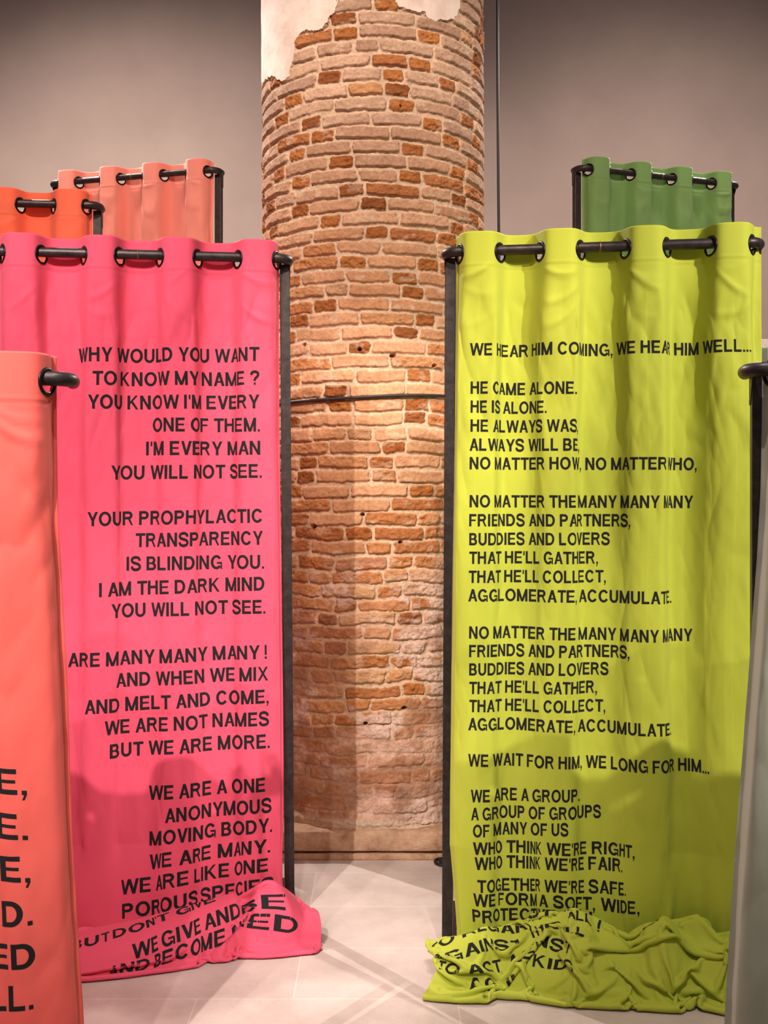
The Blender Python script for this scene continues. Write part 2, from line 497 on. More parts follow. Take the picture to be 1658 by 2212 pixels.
    def block(name, hx, hy, z0, z1, rough, rnd):
        bm = bmesh.new(); box_bm(bm, -hx, hx, -hy, hy, z0, z1, rnd)
        bmesh.ops.subdivide_edges(bm, edges=[e for e in bm.edges if e.calc_length() > 0.3], cuts=60, use_grid_fill=True)
        bm.normal_update()
        co = np.array([v.co[:] for v in bm.verts])
        d1 = fbm(co[:, 0] * 11 + co[:, 1] * 7, co[:, 2] * 40, 201, 4) * rough; d2 = fbm(co[:, 0] * 11, co[:, 1] * 11, 203, 4) * rough
        for v, p, q in zip(bm.verts, d1, d2):
            nrm = v.normal
            v.co += Vector((nrm.x, nrm.y, 0)) * (p if z1 > 0.05 else p * 0.4) + Vector((0, 0, q * max(nrm.z, 0) * 0.7))
        return bm_obj(name, bm, m, root, True)
    block('base_block', 0.605, 0.605, 0.034, 0.128, 0.010, 0.014)
    block('base_slab', 0.613, 0.613, 0.0, 0.027, 0.004, 0.004)
    mesh_obj('base_joint', *box_vf(0.585, 0.585, 0.026, 0.036), plain('dark_joint', (40, 32, 30), 0.9), root, smooth=False)
    return root


def box_vf(hx, hy, z0, z1):
    v = [(x, y, z) for x in (-hx, hx) for y in (-hy, hy) for z in (z0, z1)]
    return v, [(0, 1, 3, 2), (4, 6, 7, 5), (0, 4, 5, 1), (2, 3, 7, 6), (0, 2, 6, 4), (1, 5, 7, 3)]


build_column()

# ------------------------------------------------------------------ lettering
def catmull(P, n):
    P = np.asarray(P, float); P = np.vstack([2 * P[0] - P[1], P, 2 * P[-1] - P[-2]])
    out = []
    for i in range(1, len(P) - 2):
        t = np.linspace(0, 1, n, endpoint=False)[:, None]
        p0, p1, p2, p3 = P[i - 1:i + 3]
        out.append(0.5 * ((2 * p1) + (-p0 + p2) * t + (2 * p0 - 5 * p1 + 4 * p2 - p3) * t ** 2 + (-p0 + 3 * p1 - 3 * p2 + p3) * t ** 3))
    out.append(P[-2][None])
    return np.vstack(out)


S_, T_ = 0.235, 0.190                                                          # stem and bar of the grotesque capitals, in cap heights


def g_quad(p0, p1, p2, p3, cell=0.11):
    P_ = [np.array(p, float) for p in (p0, p1, p2, p3)]
    n = max(1, int(math.ceil(max(np.linalg.norm(P_[1] - P_[0]), np.linalg.norm(P_[2] - P_[3])) / cell)))
    m = max(1, int(math.ceil(max(np.linalg.norm(P_[3] - P_[0]), np.linalg.norm(P_[2] - P_[1])) / cell)))
    s, t = np.meshgrid(np.linspace(0, 1, n + 1), np.linspace(0, 1, m + 1)); s = s[..., None]; t = t[..., None]
    return (P_[0] * (1 - s) + P_[1] * s) * (1 - t) + (P_[3] * (1 - s) + P_[2] * s) * t


def g_v(x, y0=0.0, y1=1.0, w=S_): return g_quad((x, y0), (x + w, y0), (x + w, y1), (x, y1))
def g_h(y, x0, x1, h=T_): return g_quad((x0, y), (x1, y), (x1, y + h), (x0, y + h))


def g_arc(cx, cy, rx, ry, a0, a1):
    n = max(4, int(abs(a1 - a0) / 11)); t = np.radians(np.linspace(a0, a1, n + 1))
    rows = []
    for q in (0.0, 0.5, 1.0):
        rows.append(np.stack([cx + (rx - S_ * q) * np.cos(t), cy + (ry - T_ * q) * np.sin(t)], -1))
    return np.stack(rows, 0)


def g_path(pts, w=0.21):
    c = catmull(pts, 3); d = np.gradient(c, axis=0); d /= np.linalg.norm(d, axis=1, keepdims=True)
    n = np.stack([-d[:, 1], d[:, 0]], -1)
    return np.stack([c - n * w / 2, c, c + n * w / 2], 0)


def g_diag(x0, x1, w0=0.235, y0=1.0, y1=0.0): return g_quad((x0, y0), (x0 + w0, y0), (x1 + w0, y1), (x1, y1))


GLYPH = {
    'A': (0.92, lambda: [g_diag(0.345, 0.0, 0.23), g_diag(0.345, 0.69, 0.23), g_h(0.245, 0.16, 0.76, 0.13)]),
    'B': (0.86, lambda: [g_v(0), g_h(1 - T_, 0.1, 0.5), g_h(0.445, 0.1, 0.52, 0.13), g_h(0, 0.1, 0.52), g_arc(0.49, 0.722, 0.31, 0.278, -90, 90), g_arc(0.51, 0.288, 0.35, 0.288, -90, 90)]),
    'C': (0.98, lambda: [g_arc(0.5, 0.5, 0.5, 0.517, 33, 327)]),
    'D': (0.93, lambda: [g_v(0), g_h(1 - T_, 0.1, 0.44), g_h(0, 0.1, 0.44), g_arc(0.43, 0.5, 0.5, 0.5, -90, 90)]),
    'E': (0.80, lambda: [g_v(0), g_h(1 - T_, 0.1, 0.79), g_h(0.44, 0.1, 0.74, 0.13), g_h(0, 0.1, 0.80)]),
    'F': (0.75, lambda: [g_v(0), g_h(1 - T_, 0.1, 0.75), g_h(0.43, 0.1, 0.68, 0.13)]),
    'G': (1.0, lambda: [g_arc(0.5, 0.5, 0.5, 0.517, 35, 322), g_h(0.385, 0.53, 0.99, 0.13), g_v(0.86, 0.0, 0.42, 0.13)]),
    'H': (0.90, lambda: [g_v(0), g_v(0.90 - S_), g_h(0.44, 0.1, 0.8)]),
    'I': (S_, lambda: [g_v(0)]),
    'J': (0.7, lambda: [g_v(0.70 - S_, 0.3), g_arc(0.35, 0.3, 0.35, 0.315, 180, 360)]),
    'K': (0.92, lambda: [g_v(0), g_quad((0.14, 0.28), (0.14, 0.48), (0.66, 1), (0.87, 1)), g_quad((0.30, 0.50), (0.45, 0.62), (0.92, 0), (0.71, 0))]),
    'L': (0.74, lambda: [g_v(0), g_h(0, 0.1, 0.74)]),
    'M': (1.08, lambda: [g_v(0), g_v(1.08 - S_), g_diag(0.0, 0.425, 0.23), g_diag(0.85, 0.425, 0.23)]),
    'N': (0.90, lambda: [g_v(0), g_v(0.90 - S_), g_diag(0.0, 0.66, 0.24)]),
    'O': (1.06, lambda: [g_arc(0.53, 0.5, 0.53, 0.517, 0, 360)]),
    'P': (0.84, lambda: [g_v(0), g_h(1 - T_, 0.1, 0.5), g_h(0.395, 0.1, 0.5), g_arc(0.49, 0.6975, 0.35, 0.3025, -90, 90)]),
    'R': (0.92, lambda: [g_v(0), g_h(1 - T_, 0.1, 0.53), g_h(0.415, 0.1, 0.53), g_arc(0.52, 0.7075, 0.35, 0.2925, -90, 90), g_quad((0.46, 0.47), (0.66, 0.47), (0.92, 0), (0.74, 0))]),
    'S': (0.87, lambda: [g_path([(0.77, 0.69), (0.70, 0.87), (0.43, 0.945), (0.17, 0.88), (0.095, 0.73), (0.19, 0.59), (0.43, 0.515), (0.68, 0.43), (0.785, 0.28), (0.70, 0.12), (0.43, 0.055), (0.16, 0.125), (0.075, 0.31)])]),
    'T': (0.86, lambda: [g_h(1 - T_, 0, 0.86), g_v(0.43 - S_ / 2, 0, 0.92)]),
    'U': (0.90, lambda: [g_v(0, 0.36), g_v(0.90 - S_, 0.36), g_arc(0.45, 0.37, 0.45, 0.387, 180, 360)]),
    'V': (0.90, lambda: [g_diag(0, 0.3325), g_diag(0.665, 0.3325)]),
    'W': (1.34, lambda: [g_diag(0, 0.25, 0.215), g_diag(0.5625, 0.25, 0.215), g_diag(0.5625, 0.875, 0.215), g_diag(1.125, 0.875, 0.215)]),
    'X': (0.90, lambda: [g_diag(0.02, 0.70, 0.20), g_diag(0.68, 0.0, 0.20)]),
    'Y': (0.92, lambda: [g_diag(0, 0.3425, 0.235, 1, 0.38), g_diag(0.685, 0.3425, 0.235, 1, 0.38), g_v(0.46 - S_ / 2, 0, 0.42)]),
    '.': (0.18, lambda: [g_v(0, 0, 0.17, 0.18)]),
    ',': (0.18, lambda: [g_v(0, 0, 0.17, 0.18), g_quad((0.09, 0.02), (0.18, 0.02), (0.09, -0.20), (0.0, -0.20))]),
    "'": (0.14, lambda: [g_v(0, 0.66, 1.0, 0.14)]),
    '!': (0.17, lambda: [g_v(0, 0.28, 1.0, 0.17), g_v(0, 0, 0.17, 0.17)]),
    '?': (0.74, lambda: [g_path([(0.075, 0.69), (0.13, 0.86), (0.36, 0.94), (0.60, 0.87), (0.66, 0.72), (0.56, 0.57), (0.42, 0.46), (0.37, 0.36), (0.37, 0.27)]), g_v(0.285, 0, 0.17, 0.17)]),
}
_glyphs = {}


def glyph(ch):
    """one capital as finely divided strokes: (verts (n,2) in cap heights, faces, advance)"""
    if ch not in _glyphs:
        if ch == ' ': _glyphs[ch] = (np.zeros((0, 2)), [], 0.36)
        else:
            w, fn = GLYPH[ch]; VV = []; FF = []; n = 0
            for g in fn():
                r, c = g.shape[:2]; VV.append(g.reshape(-1, 2))
                FF += [(n + i * c + j, n + i * c + j + 1, n + (i + 1) * c + j + 1, n + (i + 1) * c + j) for i in range(r - 1) for j in range(c - 1)]
                n += r * c
            side = 0.15 if ch in "HINMUBDEFKLPR" else 0.06 if ch in "AVWYTX" else 0.12
            _glyphs[ch] = (np.concatenate(VV), FF, w + side)
    return _glyphs[ch]


def line_mesh(s):
    x = 0.0; VV = []; FF = []; n = 0
    for ch in s:
        V, Fc, adv = glyph(ch)
        if len(V):
            VV.append(V + np.array([x, 0])); FF += [tuple(i + n for i in f) for f in Fc]; n += len(V)
        x += adv
    V = np.concatenate(VV); V[:, 0] -= V[:, 0].min()
    return V, FF, V[:, 0].max()


# ------------------------------------------------------------------ a small cloth solver for the heaps on the floor
def drape(top, uu, guide, supp, rows=120, cols=120, steps=60, growv=1.16, growu=None, jitter=None, bend=0.35, longb=((4, 0.10),), grav=6.0, iters=8):
    """lets the lower end of a curtain settle: top = its last hanging rows, guide(u) = rough profile [(forward, height)], supp(x, f) = air caught under it"""
    nu = top.shape[1]
    colf = np.linspace(0, nu - 1, cols); ci = np.clip(np.floor(colf).astype(int), 0, nu - 2); cf = (colf - ci)[None, :, None]
    top = top[:, ci] * (1 - cf) + top[:, ci + 1] * cf
    last = top[-1]; u = np.interp(colf, np.arange(nu), uu); lines = []
    for j in range(cols):
        c = catmull(np.vstack([[[0, last[j, 2]]], np.array(guide(u[j]), float)]), 24)
        L = np.concatenate([[0], np.cumsum(np.hypot(*np.diff(c, axis=0).T))]); q = np.linspace(0, L[-1], rows + 1)[1:]
        lines.append(np.stack([np.full(rows, last[j, 0]), last[j, 1] * (1 - .6 * sstep(0, .5 * L[-1], q)) - np.interp(q, L, c[:, 0]), np.interp(q, L, c[:, 1])], -1))
    G = np.stack(lines, 1)
    if jitter: G = jitter(G, u[None, :], np.linspace(0, 1, rows)[:, None])
    G[..., 2] = np.maximum(G[..., 2], .008)
    X = np.concatenate([top, G], 0); n_pin = len(top); nr, nc = X.shape[:2]; Q = np.linspace(0, 1, nr)[:, None]
    W = np.ones((nr, nc)); W[:n_pin] = 0
    DU = np.repeat(np.linalg.norm(np.diff(top, axis=1), axis=-1).mean(0)[None], nr, 0)
    dvm = np.median(np.linalg.norm(np.diff(X, axis=0), axis=-1), axis=1)
    DV = np.repeat((dvm * np.where(np.arange(nr - 1) < n_pin - 1, 1, growv))[:, None], nc, 1)
    rad = 0.95 * min(DU.mean(), DV.mean())
    if growu: DU = DU * growu(u[None, :-1], Q)
    DG = np.sqrt(DU[:-1] ** 2 + DV[:, :-1] ** 2)

    def con(A, B, wa, wb, L, k, push=False):
        D = B - A; l = np.linalg.norm(D, axis=-1); c = l - L
        if push: c = np.minimum(c, 0)
        sc = (k * c / np.maximum(l, 1e-9) / np.maximum(wa + wb, 1e-9))[..., None]
        A += sc * wa[..., None] * D; B -= sc * wb[..., None] * D

    def pairs(ax, off, L, k, push=False):
        n = nr if ax == 0 else nc
        for ph in range(2):
            i = np.arange(n - off); i = i[(i // off) % 2 == ph]
            if ax == 0:
                A = X[i]; B = X[i + off]; con(A, B, W[i], W[i + off], L[i], k, push); X[i] = A; X[i + off] = B
            else:
                A = X[:, i]; B = X[:, i + off]; con(A, B, W[:, i], W[:, i + off], L[:, i], k, push); X[:, i] = A; X[:, i + off] = B
    far_pairs = [(2, bend, 1.0)] + [(o_, k_, 0.75) for o_, k_ in longb]
    sums = [(o_, k_, sum(DU[:, i:nc - o_ + i] for i in range(o_)) * f_, sum(DV[i:nr - o_ + i] for i in range(o_)) * f_) for o_, k_, f_ in far_pairs]
    I, J = [m.ravel() for m in np.meshgrid(np.arange(nr), np.arange(nc), indexing='ij')]; Wf = W.ravel()

    def self_contact():
        Pt = X.reshape(-1, 3); cell = np.floor(Pt / rad).astype(np.int64) + 1000
        key = (cell[:, 0] * 4000 + cell[:, 1]) * 4000 + cell[:, 2]; o = np.argsort(key, kind='stable'); ks = key[o]
        acc = np.zeros_like(Pt); cnt = np.zeros(len(Pt))
        for d3 in [(a, b, c) for a in (-1, 0, 1) for b in (-1, 0, 1) for c in (-1, 0, 1) if (a, b, c) >= (0, 0, 0)]:
            kk = key + (d3[0] * 4000 + d3[1]) * 4000 + d3[2]
            lo = np.searchsorted(ks, kk, 'left'); hi = np.searchsorted(ks, kk, 'right')
            for t in range(int((hi - lo).max())):
                v = np.nonzero(lo + t < hi)[0]; w = o[lo[v] + t]
                ok = ((w > v) if d3 == (0, 0, 0) else (w != v)) & ((np.abs(I[v] - I[w]) > 2) | (np.abs(J[v] - J[w]) > 2))
                v = v[ok]; w = w[ok]
                if not len(v): continue
                D = Pt[w] - Pt[v]; l = np.linalg.norm(D, axis=1); h = (l < rad) & (l > 1e-7)
                v = v[h]; w = w[h]; c = (.5 * (rad - l[h]) / l[h])[:, None] * D[h]
                np.add.at(acc, v, -c * Wf[v][:, None]); np.add.at(acc, w, c * Wf[w][:, None]); np.add.at(cnt, v, 1); np.add.at(cnt, w, 1)
        Pt += acc / np.maximum(cnt, 1)[:, None]
        return (cnt > 0).reshape(nr, nc)
    dt = 1 / 120.; V = np.zeros_like(X)
    for st in range(steps):
        V[..., 2] -= grav * dt; V *= .99; V[W == 0] = 0
        X0 = X.copy(); X += V * dt
        for it in range(iters):
            pairs(1, 1, DU, .9); pairs(0, 1, DV, .9)
            for ph in range(2):
                r = np.arange(ph, nr - 1, 2)
                for c0, c1 in ((0, 1), (1, 0)):
                    A = X[r][:, c0:nc - 1 + c0].copy(); B = X[r + 1][:, c1:nc - 1 + c1].copy()
                    con(A, B, W[r][:, c0:nc - 1 + c0], W[r + 1][:, c1:nc - 1 + c1], DG[r], .35)
                    X[r, c0:nc - 1 + c0] = A; X[r + 1, c1:nc - 1 + c1] = B
            for o_, k_, Lu, Lv in sums: pairs(1, o_, Lu, k_, True); pairs(0, o_, Lv, k_, True)
            X[..., 2] = np.where(W > 0, np.maximum(X[..., 2], .006), X[..., 2])
            lift = np.clip(supp(X[..., 0], -X[..., 1]) - X[..., 2], 0, .012); X[..., 2] += np.where((W > 0) & (Q < .93), lift, 0)
        touch = self_contact()
        X[..., 2] = np.where(W > 0, np.maximum(X[..., 2], .006), X[..., 2])
        V = (X - X0) / dt; sp = np.linalg.norm(V, axis=-1, keepdims=True); V *= np.minimum(1, 2.0 / np.maximum(sp, 1e-9))
        V[X[..., 2] < .009] *= .5; V[touch] *= .75
    return X[n_pin - 1:], colf


def cubic_resample(X, axis, pos):
    X = np.moveaxis(X, axis, 0); n = len(X); i = np.clip(np.floor(pos).astype(int), 0, n - 2); t = (pos - i).reshape((-1,) + (1,) * (X.ndim - 1))
    p0 = X[np.maximum(i - 1, 0)]; p1 = X[i]; p2 = X[i + 1]; p3 = X[np.minimum(i + 2, n - 1)]
    out = 0.5 * (2 * p1 + (p2 - p0) * t + (2 * p0 - 5 * p1 + 4 * p2 - p3) * t ** 2 + (3 * p1 - 3 * p2 + p3 - p0) * t ** 3)
    return np.moveaxis(out, 0, axis)


# ------------------------------------------------------------------ racks and curtains
class Rack:
    def __init__(s, pL, dL, pR, dR, label, group='dark steel curtain racks'):
        """rail ends as seen in the photograph and their distances"""
        L = np.array([(pL[0] - 829) / F_PX * dL, dL]); R = np.array([(pR[0] - 829) / F_PX * dR, dR])
        zL = EYE - (pL[1] - HOR) / F_PX * dL; zR = EYE - (pR[1] - HOR) / F_PX * dR
        s.H = (zL + zR) / 2; s.W = float(np.linalg.norm(R - L)); s.mid = (L + R) / 2
        s.ang = math.atan2(R[1] - L[1], R[0] - L[0])
        s.ex = np.array([math.cos(s.ang), math.sin(s.ang)]); s.ey = np.array([-s.ex[1], s.ex[0]])
        s.label = label; s.group = group

    def local(s, px, py, y=0.0):
        """pixel -> (x, z) where its ray meets the plane y of the rack's own frame"""
        d = np.array([(px - 829) / F_PX, 1.0])
        t = (s.mid @ s.ey + y) / (d @ s.ey)
        return float((d * t - s.mid) @ s.ex), EYE - (py - HOR) / F_PX * t

    def build(s, lean=(0.0, 0.0), inset=(0.0, 0.0)):
        root = thing('curtain_rack', s.label, 'rack', (s.mid[0], s.mid[1], 0), s.ang, s.group)
        W, H = s.W / 2, s.H; r = 0.0185; rb = 0.045
        left = [(-W + r, 0.075, H)] + [(-W + r + rb * (1 - math.cos(t)), rb * (1 - math.sin(t)), H) for t in np.linspace(0, math.pi / 2, 9)]
        right = [(-x, y, z) for (x, y, z) in left[::-1]]
        v, f = tube(left + right, r, 24)
        mesh_obj('rail', v, f, STEEL, root)
        v, f = tube([(-0.0035, 0, H), (0.0035, 0, H)], r + 0.0012, 24)
        mesh_obj('rail_joint', v, f, plain('worn_joint', (120, 92, 70), 0.4, 0.6), root)
        for sg, ln, ins in ((-1, lean[0], inset[0]), (1, lean[1], inset[1])):
            bm = bmesh.new()
            xi = sg * (W - 0.052 - ins); xo = sg * (W - 0.014 - ins)
            box_bm(bm, min(xi, xo), max(xi, xo), 0.045, 0.083, 0.0, H - 0.012, 0.002)
            for vt in bm.verts: vt.co.x += ln * (1 - vt.co.z / H)
            # gusset plate under the bend
            g = [(sg * (W - 0.012 - ins), 0.030, H - 0.010), (sg * (W - 0.012 - ins), 0.083, H - 0.010), (sg * (W - 0.012 - ins), 0.083, H - 0.085), (sg * (W - 0.012 - ins), 0.066, H - 0.085)]
            a = [bm.verts.new(p) for p in g]; b = [bm.verts.new((p[0] - sg * 0.005, p[1], p[2])) for p in g]
            bm.faces.new(a); bm.faces.new(b[::-1])
            for i in range(4): bm.faces.new((a[i], b[i], b[(i + 1) % 4], a[(i + 1) % 4]))
            bmesh.ops.recalc_face_normals(bm, faces=bm.faces)
            bm_obj('post', bm, STEEL, root)
            bm = bmesh.new(); x0 = sg * (W - 0.052) + ln; x1 = sg * (W - 0.014) + ln
            box_bm(bm, min(x0, x1), max(x0, x1), 0.083, 0.45, 0.0, 0.038, 0.002)
            bm_obj('foot', bm, STEEL, root)
        bm = bmesh.new(); box_bm(bm, -W + 0.052 + lean[0], W - 0.052 + lean[1], 0.045, 0.083, 0.0, 0.038, 0.002)
        bm_obj('base_bar', bm, STEEL, root)
        s.root = root
        return root


def make_curtain(rack, label, rgb, eyes, nu=300, amp=None, flare=(0.0, 0.0), pile=None, seed=1, lines=(), pile_lines=(), cap=0.045, dv=0.011, skew=(0.2, 0.2, -0.02), edge=(0.056, 0.056), gain=None,
                 z_pile=0.42, bulge=None, trans=0.22, pile_rows=90, heap=None):
    """a curtain hung on the rack by eyelets; pile(u) gives the profile [(forward, height), ...] from z_pile down to the hem"""
    H = rack.H; e = np.array(eyes, float); ne = len(e)
    ph_all = np.linspace(-0.46, ne - 1 + 0.46, 4000)
    sp = np.mean(np.diff(e))
    xs_e = np.concatenate([[e[0] - sp], e, [e[-1] + sp]]); ph_e = np.arange(-1, ne + 1)
    xm_all = np.interp(ph_all, ph_e, xs_e)
    fwL = max(0.004, e[0] + rack.W / 2 - edge[0]) / 0.46; fwR = max(0.004, rack.W / 2 - edge[1] - e[-1]) / 0.46
    xm_all = np.where(ph_all < 0, e[0] + ph_all * fwL, np.where(ph_all > ne - 1, e[-1] + (ph_all - ne + 1) * fwR, xm_all))
    K = 2.0
    wave = lambda ph, k: np.tanh(k * np.sin(math.pi * ph)) / np.tanh(k)
    d_all = -0.043 * wave(ph_all, K)
    S = np.concatenate([[0], np.cumsum(np.hypot(np.diff(xm_all), np.diff(d_all)))])
    ph = np.interp(np.linspace(0, S[-1], nu), S, ph_all)
    xm = np.interp(ph, ph_all, xm_all); uu = np.linspace(0, 1, nu)
    top = H + 0.062
    v_head = np.arange(0, 0.16, 0.0055); v_hang = np.arange(0.16, top - z_pile, dv)
    vr = np.concatenate([v_head, v_hang]); nh = len(vr)
    V_, U_ = np.meshgrid(vr, uu, indexing='ij'); PH = np.broadcast_to(ph, V_.shape); XM = np.broadcast_to(xm, V_.shape)
    lobe = np.floor(PH)
    A0 = np.interp(V_, [0, 0.12, 0.45, 1.2, 2.1, 3.0], amp or [0.043, 0.043, 0.041, 0.036, 0.024, 0.016])
    below = sstep(0.15, 0.9, V_)
    ph2 = PH + below * 0.09 * vnoise(PH * 1.1, V_ * 1.1, seed + 9)
    kk = 2.0; bl = sstep(0.11, 0.32, V_)
    W1 = np.tanh(kk * np.sin(math.pi * ph2)) / np.tanh(kk)
    tt = np.mod(ph2 + 0.5, 2.0) - 0.5
    bs_ = 2 * np.floor((ph2 + 0.5) / 2)
    lobe = np.where(tt < skew[2], bs_ - 1, np.where(tt < 1, bs_, bs_ + 1)); lobe = np.where(bl > 0.5, lobe, np.floor(PH))
    A0 = A0 * (1 + below * 0.26 * vnoise(3.7 * lobe + 0.5, V_ * 0.8 + 3.1 * lobe, seed + 5) + below * 0.20 * hash2(lobe, 0 * lobe, seed + 6))
    for gi, gv in (gain or {}).items(): A0 = np.where(lobe == gi, A0 * (1 + (gv - 1) * sstep(0.15, 0.6, V_)), A0)
    grow = 1 + 0.5 * sstep(0.6, 2.0, V_) + 0.25 * vnoise(PH * 0.6, V_ * 0.9, seed + 7)
    aL, aR = skew[0] * grow, skew[1] * grow
    up_ = np.tanh((tt - skew[2]) / aL * 1.5) / np.tanh((0.5 + skew[2]) / aL * 1.5); dn_ = np.tanh((1 - tt) / aR * 1.5) / np.tanh(0.5 / aR * 1.5)
    W2 = np.clip(np.where(tt < 0.5, up_, dn_), -1, 1.02)
    D = -A0 * (W1 * (1 - bl) + W2 * bl)
    # soft drape wrinkles below the stiff header, small creases everywhere
    front = np.clip(np.sin(math.pi * PH), 0, 1)
    lobe = np.floor(PH); ctr = PH - lobe - 0.5
    sm = np.zeros_like(V_)
    for q in range(3):
        dq = 0.135 + 0.07 * q + 0.03 * hash2(lobe, 0 * lobe + q, seed + 20)
        sag = V_ - dq - 0.10 * (0.25 - ctr ** 2) - 0.03 * hash2(lobe, 0 * lobe + q, seed + 26) * ctr * 4
        sm += (0.5 + 0.5 * hash2(lobe, 0 * lobe + q, seed + 30)) * np.exp(-(sag / 0.013) ** 2) * 0.0085
    D -= front * sm * sstep(0.11, 0.14, V_)
    D -= 0.0016 * np.exp(-((V_ - 0.118) / 0.004) ** 2) - 0.0012 * np.exp(-((V_ - 0.126) / 0.004) ** 2)
    cre = np.abs(fbm(U_ * 10 + V_ * 2.2, V_ * 2.6 - U_ * 3.0, seed + 40, 3)); cre2 = np.abs(fbm(U_ * 12 - V_ * 2.6, V_ * 2.4 + U_ * 4, seed + 44, 3))
    D += (0.018 * (0.25 - cre) + 0.013 * (0.25 - cre2)) * sstep(0.13, 0.3, V_) * (0.45 + 0.55 * sstep(1.2, 0.2, V_))
    D += 0.010 * below * vnoise(U_ * 3.0, V_ * 1.3, seed + 50)
    X = XM + below * 0.006 * vnoise(PH * 0.8, V_ * 1.5, seed + 60)
    lo, hi = xm[0], xm[-1]
    tL = (hi - XM) / (hi - lo); fl = sstep(0.1, 2.2, V_)
    X = X - flare[0] * fl * tL + flare[1] * fl * (1 - tL)
    Zz = top - V_
    if bulge is not None: D = D - bulge(U_, Zz)
    P = np.stack([X, D, Zz], -1)
    # gathered bottom
    if heap is not None:
        Xh, colf = drape(P[-4:], uu, **heap)
        Pp = cubic_resample(Xh, 0, np.linspace(0, len(Xh) - 1, 2 * len(Xh) - 1)[1:])
        Pp = cubic_resample(Pp, 1, np.interp(np.arange(nu), colf, np.arange(len(colf))))
        Pp[..., 2] = np.maximum(Pp[..., 2], 0.003)
    elif pile is not None:
        n2 = pile_rows; Pp = np.zeros((n2, nu, 3)); last = P[-1]
        for j in range(nu):
            prof = np.array(pile(uu[j]), float)                                # (forward, height)
            prof = np.vstack([[[0.0, last[j, 2]]], prof])
            c = catmull(prof, 24); L = np.concatenate([[0], np.cumsum(np.hypot(*np.diff(c, axis=0).T))])
            q = np.linspace(0, L[-1], n2 + 1)[1:]
            f = np.interp(q, L, c[:, 0]); zq = np.interp(q, L, c[:, 1])
            fade = 1 - 0.75 * sstep(0, 0.6 * L[-1], q)
            Pp[:, j, 0] = last[j, 0]; Pp[:, j, 1] = last[j, 1] * fade - f; Pp[:, j, 2] = zq
        Pp[..., 2] = np.maximum(Pp[..., 2], 0.003)
    if heap is not None or pile is not None:
        P = np.concatenate([P, Pp], 0)
        seg = np.linalg.norm(np.diff(P[nh - 1:, :, :], axis=0), axis=-1).mean(1)
        vr = np.concatenate([vr, vr[-1] + np.cumsum(seg)])
    nv = len(P)
    idx = np.arange(nv * nu).reshape(nv, nu)
    F = np.stack([idx[:-1, :-1], idx[1:, :-1], idx[1:, 1:], idx[:-1, 1:]], -1)
    # eyelet holes
    keep = np.ones(F.shape[:2], bool); cen = (P[:-1, :-1] + P[1:, 1:] + P[1:, :-1] + P[:-1, 1:]) / 4
    holes = []
    for i, ex in enumerate(e):
        c = np.array([ex, 0.0, H - 0.009])
        d = np.linalg.norm(cen - c, axis=-1); keep &= d > 0.0285
        sl = -0.043 * K / np.tanh(K) * math.pi * math.cos(math.pi * i) / sp
        holes.append((c, np.array([1.0, sl, 0]) / math.hypot(1, sl)))
    root = thing('curtain', label, 'curtain', (rack.mid[0], rack.mid[1], 0), rack.ang, 'curtains hung on steel racks')
    fab = mesh_obj('fabric', P.reshape(-1, 3), F[keep], fabric_mat('cotton', rgb, trans), root)
    so = fab.modifiers.new('thickness', 'SOLIDIFY'); so.thickness = 0.0011; so.offset = 1.0
    # eyelets
    me = None
    for c, t in holes:
        if me is None:
            vs = []; fs = []; n1, n2_ = 32, 10
            for a in range(n1):
                for b_ in range(n2_):
                    A_ = 2 * math.pi * a / n1; B_ = 2 * math.pi * b_ / n2_
                    rr = 0.0325 + 0.0055 * math.cos(B_); vs.append((rr * math.cos(A_), 0.0042 * math.sin(B_), rr * math.sin(A_)))
                    fs.append((a * n2_ + b_, ((a + 1) % n1) * n2_ + b_, ((a + 1) % n1) * n2_ + (b_ + 1) % n2_, a * n2_ + (b_ + 1) % n2_))
            o = mesh_obj('eyelet', vs, fs, EYELET, root); me = o.data
        else:
            o = bpy.data.objects.new('eyelet', me); COL.objects.link(o); o.parent = root
        o.location = c; o.rotation_euler = (0, 0, math.atan2(t[1], t[0]))
    # print
    du = np.gradient(P, axis=1); dvv = np.gradient(P, axis=0)
    N = np.cross(dvv, du); N /= np.maximum(np.linalg.norm(N, axis=-1, keepdims=True), 1e-9)

    def sample(G, r, c):
        r = np.clip(r, 0, nv - 1.001); c = np.clip(c, 0, nu - 1.001)
        i = r.astype(int); j = c.astype(int); fr = (r - i)[:, None]; fc = (c - j)[:, None]
        return (G[i, j] * (1 - fc) + G[i, j + 1] * fc) * (1 - fr) + (G[i + 1, j] * (1 - fc) + G[i + 1, j + 1] * fc) * fr

    def put(text, v0, v1, c0=None, c1=None, cap_=None):
        """print text between columns c0 and c1, base line at cloth length v0 (left) to v1 (right)"""
        Vv, Fc, wd = line_mesh(text)
        ridx = int(np.clip(np.interp((v0 + v1) / 2, vr, np.arange(nv)), 0, nv - 1))
        S = np.concatenate([[0], np.cumsum(np.linalg.norm(np.diff(P[ridx, :, :2], axis=0), axis=1))]) if ridx < nh else \
            np.linspace(0, 1, nu) * np.linalg.norm(np.diff(P[nh - 1, :, :2], axis=0), axis=1).sum()
        s0 = np.interp(c0, np.arange(nu), S); s1 = np.interp(c1, np.arange(nu), S)
        fx = Vv[:, 0] / wd
        c = np.interp(s0 + fx * (s1 - s0), S, np.arange(nu))
        v = v0 + (v1 - v0) * fx - Vv[:, 1] * (cap_ or cap)
        r = np.interp(v, vr, np.arange(nv))
        Q = sample(P, r, c) + sample(N, r, c) * 0.0016
        o = mesh_obj('printed_line', Q, Fc, INK, fab, smooth=False)

